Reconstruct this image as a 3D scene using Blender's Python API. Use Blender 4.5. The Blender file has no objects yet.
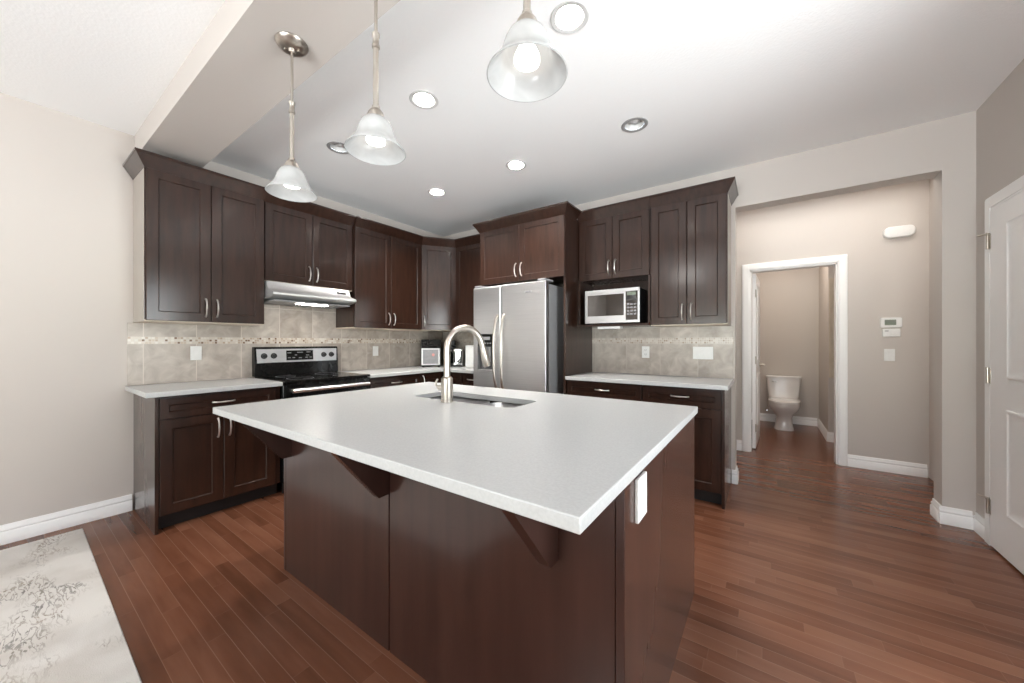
import bpy, bmesh, math, random
from mathutils import Matrix, Vector
S = bpy.context.scene
COL = S.collection
rad = math.radians
random.seed(7)

# ------------------------------------------------------------------ camera
cd = bpy.data.cameras.new('camera'); cam = bpy.data.objects.new('camera', cd); COL.objects.link(cam)
cam.location = (3.837, -3.723, 1.241)
cam.rotation_euler = (rad(90), 0, rad(35.06))
cd.sensor_width = 36; cd.lens = 361.8 / 1024 * 36; cd.shift_y = 0.0005; cd.clip_start = 0.02
S.camera = cam

# ------------------------------------------------------------------ world: daylight outside the windows
W = bpy.data.worlds.new('daylight'); S.world = W; W.use_nodes = True
n = W.node_tree.nodes; l = W.node_tree.links; n.clear()
o_ = n.new('ShaderNodeOutputWorld'); b_ = n.new('ShaderNodeBackground')
tc = n.new('ShaderNodeTexCoord'); sx = n.new('ShaderNodeSeparateXYZ'); cr = n.new('ShaderNodeValToRGB')
mp = n.new('ShaderNodeMath'); mp.operation = 'MULTIPLY_ADD'; mp.inputs[1].default_value = .5; mp.inputs[2].default_value = .5
l.new(tc.outputs['Generated'], sx.inputs[0]); l.new(sx.outputs['Z'], mp.inputs[0]); l.new(mp.outputs[0], cr.inputs[0])
cr.color_ramp.elements[0].position = .42; cr.color_ramp.elements[0].color = (2.52, 2.66, 2.70, 1)
cr.color_ramp.elements[1].position = .56; cr.color_ramp.elements[1].color = (.46, .52, .60, 1)
e = cr.color_ramp.elements.new(.495); e.color = (1.0, 1.1, .95, 1)
e = cr.color_ramp.elements.new(.52); e.color = (1.25, 1.30, 1.32, 1)
l.new(cr.outputs[0], b_.inputs[0]); b_.inputs[1].default_value = 9.0
l.new(b_.outputs[0], o_.inputs[0])

# ------------------------------------------------------------------ render look, exposure
vs = S.view_settings
S.display_settings.display_device = 'sRGB'
vs.view_transform = 'Standard'; vs.look = 'None'; vs.gamma = 1; vs.use_curve_mapping = False
vs.exposure = 0.36
cy = S.cycles
cy.use_denoising = True
cy.max_bounces = 12; cy.diffuse_bounces = 8; cy.glossy_bounces = 5; cy.transparent_max_bounces = 12
cy.caustics_reflective = False; cy.caustics_refractive = False
cy.sample_clamp_indirect = 8

# room extents: right wall, wall behind the camera, ceiling height
XR, YB, ZC = 4.976, -7.4, 2.77

# ------------------------------------------------------------------ area lights: window portals, and unseen fills added to brighten hall, living room, washroom
def area(name, loc, rot, sx_, sy_, power, col=(1, 1, 1), portal=False):
    d = bpy.data.lights.new(name, 'AREA'); d.shape = 'RECTANGLE'; d.size = sx_; d.size_y = sy_; d.energy = power; d.color = col
    o = bpy.data.objects.new(name, d); COL.objects.link(o); o.location = loc; o.rotation_euler = rot
    if portal: d.cycles.is_portal = True
    return o
area('portal_back', (3.4, YB - .11, .9), (rad(90), 0, 0), 2.8, 1.6, 1, portal=True)
area('portal_right', (5.075, -2.515, 1.145), (rad(90), 0, rad(90)), 1.13, 2.1, 1, portal=True)
area('hall_fill', (4.15, .62, 2.74), (0, 0, 0), 1.7, .6, 9, (1, .93, .85))  # unseen fill, added to lift the hall walls
area('living_room_fill', (2.4, -5.8, 2.74), (0, 0, 0), .5, .5, 30, (1, .97, .93))  # added fill out of view, for left wall, rug and island front
area('washroom_fill', (4.0, 2.2, 2.74), (0, 0, 0), .3, .3, 12, (1, .88, .76))  # unseen warm fill, added so the washroom does not go dark

# ------------------------------------------------------------------ materials
def mat(name, col, rough=.5, metal=0, coat=0, coat_rough=.1, coat_ior=1.5, spec=.5, emis=None, estr=0, noise=None, bump=None):
    m = bpy.data.materials.new(name); m.use_nodes = True
    nt = m.node_tree; p = nt.nodes['Principled BSDF']
    p.inputs['Base Color'].default_value = (*col, 1); p.inputs['Roughness'].default_value = rough
    p.inputs['Metallic'].default_value = metal; p.inputs['Coat Weight'].default_value = coat
    p.inputs['Coat Roughness'].default_value = coat_rough; p.inputs['Coat IOR'].default_value = coat_ior; p.inputs['Specular IOR Level'].default_value = spec
    if emis: p.inputs['Emission Color'].default_value = (*emis, 1); p.inputs['Emission Strength'].default_value = estr
    t = nt.nodes.new('ShaderNodeTexCoord')
    def nz(scale, detail=3, stretch=(1, 1, 1)):
        mpn = nt.nodes.new('ShaderNodeMapping'); mpn.inputs['Scale'].default_value = stretch
        nn = nt.nodes.new('ShaderNodeTexNoise'); nn.inputs['Scale'].default_value = scale; nn.inputs['Detail'].default_value = detail
        nt.links.new(t.outputs['Object'], mpn.inputs[0]); nt.links.new(mpn.outputs[0], nn.inputs['Vector'])
        return nn
    if noise:                                   # (scale, stretch, colour at the low end, colour at the high end)
        sc, st, c0, c1 = noise
        nn = nz(sc, 4, st); r = nt.nodes.new('ShaderNodeValToRGB')
        r.color_ramp.elements[0].position = .3; r.color_ramp.elements[1].position = .72
        r.color_ramp.elements[0].color = (*c0, 1); r.color_ramp.elements[1].color = (*c1, 1)
        nt.links.new(nn.outputs[0], r.inputs[0]); nt.links.new(r.outputs[0], p.inputs['Base Color'])
    if bump:
        sc, strength, dist = bump
        nn = nz(sc, 3); bn = nt.nodes.new('ShaderNodeBump'); bn.inputs['Strength'].default_value = strength; bn.inputs['Distance'].default_value = dist
        nt.links.new(nn.outputs[0], bn.inputs['Height']); nt.links.new(bn.outputs[0], p.inputs['Normal'])
    return m

M = {}
M['wall'] = mat('wall_paint', (.565, .522, .486), .6, bump=(180, .12, .002))
M['white_paint'] = mat('white_trim_paint', (.88, .88, .875), .35, bump=(60, .03, .001))
M['ceiling'] = mat('ceiling_stipple', (.90, .90, .90), .8, bump=(75, .25, .005))
M['wood'] = mat('espresso_wood', (.03, .015, .011), .4, coat=.9, coat_rough=.16, coat_ior=1.48, spec=.2,
                noise=(5, (6, 6, .7), (.018, .0070, .0041), (.036, .0148, .0088)))
M['wood_red'] = mat('espresso_veneer', (.03, .015, .011), .4, coat=1, coat_rough=.18, coat_ior=1.55, spec=.2,
                noise=(3, (5, 5, .5), (.026, .0095, .0065), (.044, .0175, .0125)))
M['maple'] = mat('pale_cabinet_underside', (.62, .54, .44), .5, noise=(8, (1, 8, 1), (.56, .48, .38), (.66, .58, .48)))
M['melamine'] = mat('cream_melamine', (.36, .325, .285), .4, noise=(6, (1, 1, 1), (.345, .31, .27), (.375, .34, .30)))
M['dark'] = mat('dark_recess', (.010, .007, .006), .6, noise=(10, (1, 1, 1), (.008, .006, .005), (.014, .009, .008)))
M['quartz'] = mat('white_quartz', (.70, .70, .69), .27, noise=(140, (1, 1, 1), (.475, .485, .485), (.525, .535, .535)))
M['steel'] = mat('brushed_steel', (.68, .68, .69), .36, 1, noise=(3, (1, 1, 60), (.65, .65, .66), (.71, .71, .72)))
M['steel_dark'] = mat('grey_steel_side', (.36, .36, .37), .4, .2, noise=(40, (1, 1, 1), (.34, .34, .35), (.38, .38, .39)))
M['nickel'] = mat('brushed_nickel', (.52, .48, .43), .3, 1, noise=(60, (1, 1, .1), (.47, .43, .38), (.57, .53, .48)))
M['handle'] = mat('satin_nickel', (.72, .70, .67), .28, 1, noise=(60, (1, 1, .1), (.68, .66, .63), (.76, .74, .71)))
M['hood'] = mat('hood_steel', (.80, .80, .80), .42, .85, noise=(3, (1, 1, 60), (.77, .77, .77), (.83, .83, .83)))
M['chrome'] = mat('chrome', (.8, .8, .8), .08, 1, noise=(4, (1, 1, 1), (.76, .76, .76), (.84, .84, .84)))
M['black'] = mat('black_enamel', (.006, .006, .006), .14, coat=0, spec=.22, noise=(20, (1, 1, 1), (.005, .005, .005), (.008, .008, .008)))
M['black_matte'] = mat('black_plastic', (.012, .012, .012), .4, noise=(60, (1, 1, 1), (.01, .01, .01), (.016, .016, .016)))
M['plastic'] = mat('white_plastic', (.80, .80, .79), .3, noise=(30, (1, 1, 1), (.78, .78, .77), (.82, .82, .81)))
M['grey_plastic'] = mat('grey_plastic', (.25, .25, .26), .35, noise=(30, (1, 1, 1), (.23, .23, .24), (.28, .28, .29)))
M['dispenser_grey'] = mat('dispenser_grey', (.12, .12, .125), .35, noise=(30, (1, 1, 1), (.11, .11, .115), (.13, .13, .135)))
M['lcd'] = mat('grey_green_display', (.16, .19, .15), .2, noise=(30, (1, 1, 1), (.14, .17, .13), (.18, .21, .17)))
M['ceramic'] = mat('white_porcelain', (.80, .79, .78), .1, coat=.5, coat_rough=.05, noise=(8, (1, 1, 1), (.78, .77, .76), (.82, .81, .80)))
M['print_white'] = mat('white_print', (.7, .7, .7), .4, noise=(50, (1, 1, 1), (.66, .66, .66), (.74, .74, .74)))
M['print_red'] = mat('red_print', (.6, .25, .23), .4, noise=(50, (1, 1, 1), (.55, .22, .20), (.65, .28, .26)))
M['lamp'] = mat('lit_lamp', (1, 1, 1), .5, emis=(1, .96, .90), estr=200, noise=(5, (1, 1, 1), (.95, .95, .95), (1, 1, 1)))
M['lamp_rear'] = mat('lit_rear_lamp', (1, 1, 1), .5, emis=(1, .96, .90), estr=2000, noise=(5, (1, 1, 1), (.95, .95, .95), (1, 1, 1)))
M['hood_lamp'] = mat('lit_hood_lamp', (1, 1, 1), .5, emis=(1, .95, .87), estr=28, noise=(5, (1, 1, 1), (.95, .95, .95), (1, 1, 1)))
M['bulb'] = mat('lit_bulb', (1, 1, 1), .5, emis=(1, .96, .90), estr=3, noise=(5, (1, 1, 1), (.95, .95, .95), (1, 1, 1)))
M['lens_off'] = mat('unlit_lamp_lens', (.45, .45, .45), .25, noise=(25, (1, 1, 1), (.5, .5, .5), (.8, .8, .8)))

def m_shade():
    m = bpy.data.materials.new('alabaster_glass'); m.use_nodes = True; nt = m.node_tree; p = nt.nodes['Principled BSDF']
    p.inputs['Roughness'].default_value = .22
    t = nt.nodes.new('ShaderNodeTexCoord'); nn = nt.nodes.new('ShaderNodeTexNoise'); nn.inputs['Scale'].default_value = 14; nn.inputs['Distortion'].default_value = 1.5
    r = nt.nodes.new('ShaderNodeValToRGB'); r.color_ramp.elements[0].color = (.46, .465, .465, 1); r.color_ramp.elements[1].color = (.62, .625, .625, 1)
    nt.links.new(t.outputs['Object'], nn.inputs['Vector']); nt.links.new(nn.outputs[0], r.inputs[0]); nt.links.new(r.outputs[0], p.inputs['Base Color'])
    tr = nt.nodes.new('ShaderNodeBsdfTranslucent'); nt.links.new(r.outputs[0], tr.inputs[0])
    mx = nt.nodes.new('ShaderNodeMixShader'); mx.inputs[0].default_value = .25
    out = nt.nodes['Material Output']
    nt.links.new(p.outputs[0], mx.inputs[1]); nt.links.new(tr.outputs[0], mx.inputs[2]); nt.links.new(mx.outputs[0], out.inputs[0])
    return m
M['shade'] = m_shade()
def m_glass():
    m = bpy.data.materials.new('window_glass'); m.use_nodes = True; nt = m.node_tree; nt.nodes.clear()
    out = nt.nodes.new('ShaderNodeOutputMaterial'); mx = nt.nodes.new('ShaderNodeMixShader'); mx.inputs[0].default_value = .06
    a = nt.nodes.new('ShaderNodeBsdfTransparent'); g = nt.nodes.new('ShaderNodeBsdfGlossy'); g.inputs['Roughness'].default_value = .02
    nt.links.new(a.outputs[0], mx.inputs[1]); nt.links.new(g.outputs[0], mx.inputs[2]); nt.links.new(mx.outputs[0], out.inputs[0])
    return m
M['glass'] = m_glass()

class NT:                                       # small helper to write math graphs
    def __init__(s, name):
        s.m = bpy.data.materials.new(name); s.m.use_nodes = True; s.t = s.m.node_tree; s.p = s.t.nodes['Principled BSDF']
    def nd(s, k): return s.t.nodes.new(k)
    def ln(s, a, b): s.t.links.new(a, b)
    def math(s, op, a, b=None, c=None):
        q = s.nd('ShaderNodeMath'); q.operation = op
        for i, v in enumerate((a, b, c)):
            if v is None: continue
            if isinstance(v, (int, float)): q.inputs[i].default_value = v
            else: s.ln(v, q.inputs[i])
        return q.outputs[0]
    def xyz(s):
        t = s.nd('ShaderNodeTexCoord'); x = s.nd('ShaderNodeSeparateXYZ'); s.ln(t.outputs['Object'], x.inputs[0]); return t.outputs['Object'], x.outputs
    def comb(s, a, b, c=0.0):
        q = s.nd('ShaderNodeCombineXYZ')
        for i, v in enumerate((a, b, c)):
            if isinstance(v, (int, float)): q.inputs[i].default_value = v
            else: s.ln(v, q.inputs[i])
        return q.outputs[0]
    def white(s, vec):
        q = s.nd('ShaderNodeTexWhiteNoise'); q.noise_dimensions = '3D'; s.ln(vec, q.inputs['Vector']); return q.outputs['Value']
    def noise(s, vec, scale, detail=3, dist=0):
        q = s.nd('ShaderNodeTexNoise'); q.inputs['Scale'].default_value = scale; q.inputs['Detail'].default_value = detail; q.inputs['Distortion'].default_value = dist
        s.ln(vec, q.inputs['Vector']); return q.outputs[0]
    def ramp(s, f, stops):
        q = s.nd('ShaderNodeValToRGB'); s.ln(f, q.inputs[0]); els = q.color_ramp.elements
        els[0].position = stops[0][0]; els[0].color = (*stops[0][1], 1); els[1].position = stops[-1][0]; els[1].color = (*stops[-1][1], 1)
        for p_, c in stops[1:-1]:
            k = els.new(p_); k.color = (*c, 1)
        return q.outputs[0]
    def mix(s, f, a, b):
        q = s.nd('ShaderNodeMix'); q.data_type = 'RGBA'
        if isinstance(f, (int, float)): q.inputs[0].default_value = f
        else: s.ln(f, q.inputs[0])
        for i, v in ((6, a), (7, b)):
            if isinstance(v, tuple): q.inputs[i].default_value = (*v, 1)
            else: s.ln(v, q.inputs[i])
        return q.outputs[2]

def m_floor():
    s = NT('hardwood_planks'); vec, (x, y, z) = s.xyz()
    row = s.math('FLOOR', s.math('DIVIDE', y, .0645))
    fy = s.math('FRACT', s.math('DIVIDE', y, .0645))
    off = s.math('MULTIPLY', s.white(s.comb(row, 3.3)), 9.7)
    L = s.math('MULTIPLY_ADD', s.white(s.comb(row, 7.7)), .35, .55)
    u = s.math('DIVIDE', s.math('ADD', x, off), L)
    idx = s.math('FLOOR', u); fx = s.math('FRACT', u)
    rnd = s.white(s.comb(row, idx, 1.0))
    st = s.nd('ShaderNodeMapping'); st.inputs['Scale'].default_value = (1.6, 11, 1); s.ln(vec, st.inputs[0])
    sh = s.nd('ShaderNodeVectorMath'); sh.operation = 'ADD'; s.ln(st.outputs[0], sh.inputs[0]); s.ln(s.comb(s.math('MULTIPLY', rnd, 40), s.math('MULTIPLY', idx, 3.1)), sh.inputs[1])
    gr = s.noise(sh.outputs[0], 1.3, 3, .15)
    f = s.math('ADD', s.math('MULTIPLY', rnd, .4), s.math('MULTIPLY', gr, .7))
    col = s.ramp(f, [(.1, (.070, .025, .0125)), (.5, (.140, .054, .029)), (1.0, (.220, .096, .056))])
    ey = s.math('LESS_THAN', s.math('MINIMUM', fy, s.math('SUBTRACT', 1.0, fy)), .018)
    ex = s.math('LESS_THAN', s.math('MULTIPLY', s.math('MINIMUM', fx, s.math('SUBTRACT', 1.0, fx)), L), .0012)
    seam = s.math('MAXIMUM', ey, s.math('MULTIPLY', ex, .35))
    col = s.mix(s.math('MULTIPLY', seam, .55), col, (.26, .15, .105))  # seams paler than the planks: bevel gloss put into the colour
    s.ln(col, s.p.inputs['Base Color'])
    s.p.inputs['Roughness'].default_value = .22; s.p.inputs['Specular IOR Level'].default_value = .36
    bn = s.nd('ShaderNodeBump'); bn.inputs['Strength'].default_value = .01; bn.inputs['Distance'].default_value = .001
    s.ln(s.math('MULTIPLY', seam, -1.0), bn.inputs['Height']); s.ln(bn.outputs[0], s.p.inputs['Normal'])
    return s.m
M['floor'] = m_floor()

def m_tile(name, tw, x0, rows, gc=(.62, .56, .50)):                 # rows: grout heights in z
    s = NT(name); vec, (x, y, z) = s.xyz()
    u = s.math('DIVIDE', s.math('SUBTRACT', x, x0), tw); fu = s.math('FRACT', u); iu = s.math('FLOOR', u)
    g = s.math('LESS_THAN', s.math('MULTIPLY', s.math('MINIMUM', fu, s.math('SUBTRACT', 1.0, fu)), tw), .0028)
    iz = None
    for r in rows:
        g = s.math('MAXIMUM', g, s.math('LESS_THAN', s.math('ABSOLUTE', s.math('SUBTRACT', z, r)), .0028))
        k = s.math('GREATER_THAN', z, r); iz = k if iz is None else s.math('ADD', iz, k)
    rnd = s.white(s.comb(iu, iz, 2.0))
    sh = s.nd('ShaderNodeVectorMath'); sh.operation = 'ADD'; s.ln(vec, sh.inputs[0]); s.ln(s.comb(s.math('MULTIPLY', rnd, 30), 0.0, s.math('MULTIPLY', rnd, 17)), sh.inputs[1])
    nn = s.noise(sh.outputs[0], 9, 5, .8)
    f = s.math('ADD', s.math('MULTIPLY', nn, .9), s.math('MULTIPLY', rnd, .18))
    col = s.ramp(f, [(.3, (.31, .265, .225)), (.55, (.43, .38, .335)), (.78, (.57, .52, .465))])
    col = s.mix(g, col, gc); s.ln(col, s.p.inputs['Base Color']); s.p.inputs['Roughness'].default_value = .3
    bn = s.nd('ShaderNodeBump'); bn.inputs['Strength'].default_value = .3; bn.inputs['Distance'].default_value = .003
    s.ln(s.math('SUBTRACT', 1.0, g), bn.inputs['Height']); s.ln(bn.outputs[0], s.p.inputs['Normal'])
    return s.m
def m_mosaic(name, stops):
    s = NT(name); vec, (x, y, z) = s.xyz(); a = .0183
    u = s.math('DIVIDE', x, a); v = s.math('DIVIDE', s.math('SUBTRACT', z, 1.226), a)
    rnd = s.white(s.comb(s.math('FLOOR', u), s.math('FLOOR', v), 4.0))
    fu = s.math('FRACT', u); fv = s.math('FRACT', v)
    g = s.math('LESS_THAN', s.math('MINIMUM', s.math('MINIMUM', fu, s.math('SUBTRACT', 1.0, fu)), s.math('MINIMUM', fv, s.math('SUBTRACT', 1.0, fv))), .09)
    q = s.nd('ShaderNodeValToRGB'); q.color_ramp.interpolation = 'CONSTANT'; s.ln(rnd, q.inputs[0])
    els = q.color_ramp.elements; els[0].color = (*stops[0], 1); els[1].position = .9; els[1].color = (*stops[1], 1)
    for p_, c in zip((.30, .45, .66, .76), stops[2:]):
        k = els.new(p_); k.color = (*c, 1)
    s.ln(s.mix(g, q.outputs[0], (.62, .57, .51)), s.p.inputs['Base Color']); s.p.inputs['Roughness'].default_value = .25
    return s.m
M['tile_left'] = m_tile('travertine_tile', .310, .084, (.92, 1.2535, 1.56))
M['tile_right'] = m_tile('travertine_tile_plain', .330, .04, (.92, 1.2535, 1.56), (.50, .45, .40))
M['mosaic'] = m_mosaic('mosaic_band', ((.62, .56, .49), (.66, .62, .56), (.46, .37, .29), (.70, .66, .60), (.20, .125, .085), (.55, .46, .37)))
M['mosaic_pale'] = m_mosaic('pale_mosaic_band', ((.52, .46, .41), (.56, .51, .46), (.46, .39, .335), (.58, .53, .48), (.36, .28, .225), (.49, .42, .36)))

def m_rug():
    s = NT('distressed_rug'); vec, (x, y, z) = s.xyz()
    def st(a, b, off):
        q = s.nd('ShaderNodeMapping'); q.inputs['Scale'].default_value = (a, b, 1); q.inputs['Location'].default_value = off; s.ln(vec, q.inputs[0]); return q.outputs[0]
    cloud = s.noise(st(1, 1, (0, 0, 0)), 3.0, 4, .5)
    n1 = s.noise(st(9, 34, (3, 1, 0)), 1.2, 3, .7); n2 = s.noise(st(26, 60, (1, 7, 0)), 1.0, 2, .2)
    dx = s.math('DIVIDE', s.math('SUBTRACT', x, .85), .55); dy = s.math('DIVIDE', s.math('ADD', y, .22), .14)
    patch = s.math('SUBTRACT', 1.15, s.math('ADD', s.math('MULTIPLY', dx, dx), s.math('MULTIPLY', dy, dy)))
    zone = s.math('ADD', s.math('MULTIPLY', s.math('MAXIMUM', patch, 0.0), .14), s.noise(st(1, 1.4, (5.3, 2.2, 0)), 3.2, 3, .3))
    stroke = s.ramp(s.math('ABSOLUTE', s.math('SUBTRACT', n1, .5)), [(.012, (1, 1, 1)), (.05, (0, 0, 0))])
    blot = s.ramp(n2, [(.60, (0, 0, 0)), (.68, (1, 1, 1))])
    mk = s.math('MINIMUM', s.math('ADD', s.math('MULTIPLY', stroke, .8), blot), 1.0)
    fine = s.noise(st(60, 60, (0, 0, 0)), 4, 2, 0)
    base = s.ramp(cloud, [(.35, (.54, .51, .475)), (.6, (.66, .64, .61))])
    z_ = s.ramp(zone, [(.52, (0, 0, 0)), (.64, (1, 1, 1))])
    k = s.math('MULTIPLY', s.math('MULTIPLY', z_, mk), .8)
    tint = s.ramp(s.noise(st(2, 2, (9, 9, 0)), 3, 2), [(.4, (.07, .065, .06)), (.6, (.22, .17, .12))])
    col = s.mix(k, base, tint)
    s.ln(s.mix(s.math('MULTIPLY', fine, .18), col, (.46, .44, .41)), s.p.inputs['Base Color']); s.p.inputs['Roughness'].default_value = .95
    bn = s.nd('ShaderNodeBump'); bn.inputs['Strength'].default_value = .4; bn.inputs['Distance'].default_value = .003
    s.ln(fine, bn.inputs['Height']); s.ln(bn.outputs[0], s.p.inputs['Normal'])
    return s.m
M['rug'] = m_rug()

# ------------------------------------------------------------------ geometry helpers
class MB:
    def __init__(s): s.b = bmesh.new(); s.bev = False
    def box(s, x0, x1, y0, y1, z0, z1, bev=0, seg=2):
        r = bmesh.ops.create_cube(s.b, size=1.0); vs_ = r['verts']
        for v in vs_: v.co = Vector(((x0 + x1) / 2 + v.co.x * (x1 - x0), (y0 + y1) / 2 + v.co.y * (y1 - y0), (z0 + z1) / 2 + v.co.z * (z1 - z0)))
        if bev:
            s.bev = True
            es = list({e_ for v in vs_ for e_ in v.link_edges})
            bmesh.ops.bevel(s.b, geom=es, offset=bev, segments=seg, affect='EDGES', profile=.5)
        return s
    def loft(s, rings, close=True, cap=True):
        R = [[s.b.verts.new(p) for p in r] for r in rings]; k = len(R[0])
        for a, b in zip(R[:-1], R[1:]):
            for i in range(k if close else k - 1):
                j = (i + 1) % k; s.b.faces.new((a[i], a[j], b[j], b[i]))
        if cap and close:
            s.b.faces.new(R[0][::-1]); s.b.faces.new(R[-1])
        return s
    def prism(s, poly, axis, a, c):             # poly in the two other axes (in xyz order)
        def P(q, t):
            q = list(q); q.insert(axis, t); return tuple(q)
        return s.loft([[P(q, a) for q in poly], [P(q, c) for q in poly]])
    def lathe(s, prof, c=(0, 0, 0), seg=32, axis='z', cap=False):
        rings = []
        for r, h in prof:
            ring = []
            for i in range(seg):
                t = 2 * math.pi * i / seg; a, b = max(r, 1e-5) * math.cos(t), max(r, 1e-5) * math.sin(t)
                ring.append({'z': (c[0] + a, c[1] + b, c[2] + h), 'y': (c[0] + b, c[1] + h, c[2] + a), 'x': (c[0] + h, c[1] + a, c[2] + b)}[axis])
            rings.append(ring)
        return s.loft(rings, cap=cap)
    def cyl(s, c, r, h, seg=24, axis='z'): return s.lathe([(r, 0), (r, h)], c, seg, axis, True)
    def tube(s, pts, r, seg=10, sq=1.0):
        pts = [Vector(p) for p in pts]; rs = r if isinstance(r, (list, tuple)) else [r] * len(pts)
        up = None; rings = []
        for i, p in enumerate(pts):
            t = (pts[min(i + 1, len(pts) - 1)] - pts[max(i - 1, 0)]).normalized()
            if up is None:
                up = t.orthogonal().normalized()
            up = (up - t * up.dot(t)).normalized(); sd = t.cross(up)
            rings.append([p + up * rs[i] * math.cos(2 * math.pi * k / seg) + sd * rs[i] * sq * math.sin(2 * math.pi * k / seg) for k in range(seg)])
        return s.loft(rings)
    def build(s, name, m, parent=None, smooth=True, xf=None, bevel=0, ang=35):
        bmesh.ops.recalc_face_normals(s.b, faces=s.b.faces[:])
        if xf is not None: s.b.transform(xf)
        me = bpy.data.meshes.new(name); s.b.to_mesh(me); s.b.free()
        me.materials.append(M[m] if isinstance(m, str) else m)
        o = bpy.data.objects.new(name, me); COL.objects.link(o)
        if smooth:
            me.polygons.foreach_set('use_smooth', [True] * len(me.polygons)); me.set_sharp_from_angle(angle=rad(ang))
        if bevel:
            bv = o.modifiers.new('bevel', 'BEVEL'); bv.width = bevel; bv.segments = 2; bv.limit_method = 'ANGLE'; bv.angle_limit = rad(40)
        if s.bev and smooth:
            wn = o.modifiers.new('weighted_normal', 'WEIGHTED_NORMAL'); wn.keep_sharp = True
        if parent: o.parent = parent
        return o

def arc(c, r, a0, a1, k, plane='xz'):
    out = []
    for i in range(k + 1):
        t = a0 + (a1 - a0) * i / k; u, v = r * math.cos(t), r * math.sin(t)
        out.append({'xz': (c[0] + u, c[1], c[2] + v), 'yz': (c[0], c[1] + u, c[2] + v), 'xy': (c[0] + u, c[1] + v, c[2])}[plane])
    return out
def rrect(x0, x1, y0, y1, r, k=5):
    pts = []
    for cx, cy_, a in ((x1 - r, y1 - r, 0), (x0 + r, y1 - r, 90), (x0 + r, y0 + r, 180), (x1 - r, y0 + r, 270)):
        for i in range(k + 1):
            t = rad(a + 90 * i / k); pts.append((cx + r * math.cos(t), cy_ + r * math.sin(t)))
    return pts
def thing(name, label, cat, loc=(0, 0, 0), rz=0, group=None):
    o = bpy.data.objects.new(name, None); COL.objects.link(o); o.location = loc; o.rotation_euler = (0, 0, rz); o.empty_display_size = .1
    return tag(o, label, cat, group)
def tag(o, label, cat, group=None):
    o['label'] = label; o['category'] = cat
    if group: o['group'] = group
    return o
def struct(name, mb, m, label=None, cat=None, parent=None, **k):
    o = mb.build(name, m, parent, **k)
    if not parent: o['kind'] = 'structure'
    if label: o['label'] = label
    if cat: o['category'] = cat
    return o
def dup(root, loc, label, group=None, rz=None):
    r = root.copy(); COL.objects.link(r); r.location = loc; r['label'] = label
    if rz is not None: r.rotation_euler = (0, 0, rz)
    if group: r['group'] = group
    for ch in list(root.children):
        c = ch.copy(); COL.objects.link(c); c.parent = r
        for g in list(ch.children):
            d = g.copy(); COL.objects.link(d); d.parent = c
    return r
A = rad(90)                                     # rotation of things that stand against the stove wall (x = 0)
def face_with_holes(outer, holes, z, flip=False):
    b = MB(); es = []
    for loop in [outer] + holes:
        v = [b.b.verts.new((p[0], p[1], z)) for p in loop]
        es += [b.b.edges.new((v[i], v[(i + 1) % len(v)])) for i in range(len(v))]
    bmesh.ops.triangle_fill(b.b, edges=es, use_beauty=True)
    return b
def slab_hole(outer, holes, z0, z1):
    b = MB()
    tops = []
    for z in (z0, z1):
        es = []; L = []
        for loop in [outer] + holes:
            v = [b.b.verts.new((p[0], p[1], z)) for p in loop]; L.append(v)
            es += [b.b.edges.new((v[i], v[(i + 1) % len(v)])) for i in range(len(v))]
        bmesh.ops.triangle_fill(b.b, edges=es, use_beauty=True); tops.append(L)
    for va, vb in zip(*tops):
        for i in range(len(va)):
            j = (i + 1) % len(va); b.b.faces.new((va[i], va[j], vb[j], vb[i]))
    return b

# ------------------------------------------------------------------ the setting
struct('floor', MB().box(-.15, 6.2, YB - .2, 3.4, -.06, 0), 'floor', 'reddish brown hardwood strip floor', 'floor')
LX = (1.09, 2.07, 3.08); LY = (-1.143, -2.173)
lights_xy = [(x, y) for y in LY for x in LX]
circ = lambda x, y, r, k=28: [(x + r * math.cos(2 * math.pi * i / k), y + r * math.sin(2 * math.pi * i / k)) for i in range(k)]
struct('ceiling', face_with_holes([(-.15, YB - .2), (6.2, YB - .2), (6.2, 3.4), (-.15, 3.4)], [circ(x, y, .066) for x, y in lights_xy], ZC), 'ceiling', 'white stippled ceiling', 'ceiling', smooth=False)
struct('wall_left', MB().box(-.15, 0, YB - .2, 0, 0, ZC), 'wall', 'beige painted wall behind the range', 'wall')
# fridge wall with the wide opening to the hall
b = MB(); prof = [(-.15, 0), (3.618, 0), (3.618, 2.42), (4.825, 2.42), (4.825, 0), (4.976, 0), (4.976, ZC), (-.15, ZC)]
struct('wall_back', b.prism(prof, 1, 0.0, .15), 'wall', 'beige wall behind the fridge with wide opening to the hall', 'wall', smooth=False)
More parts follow.
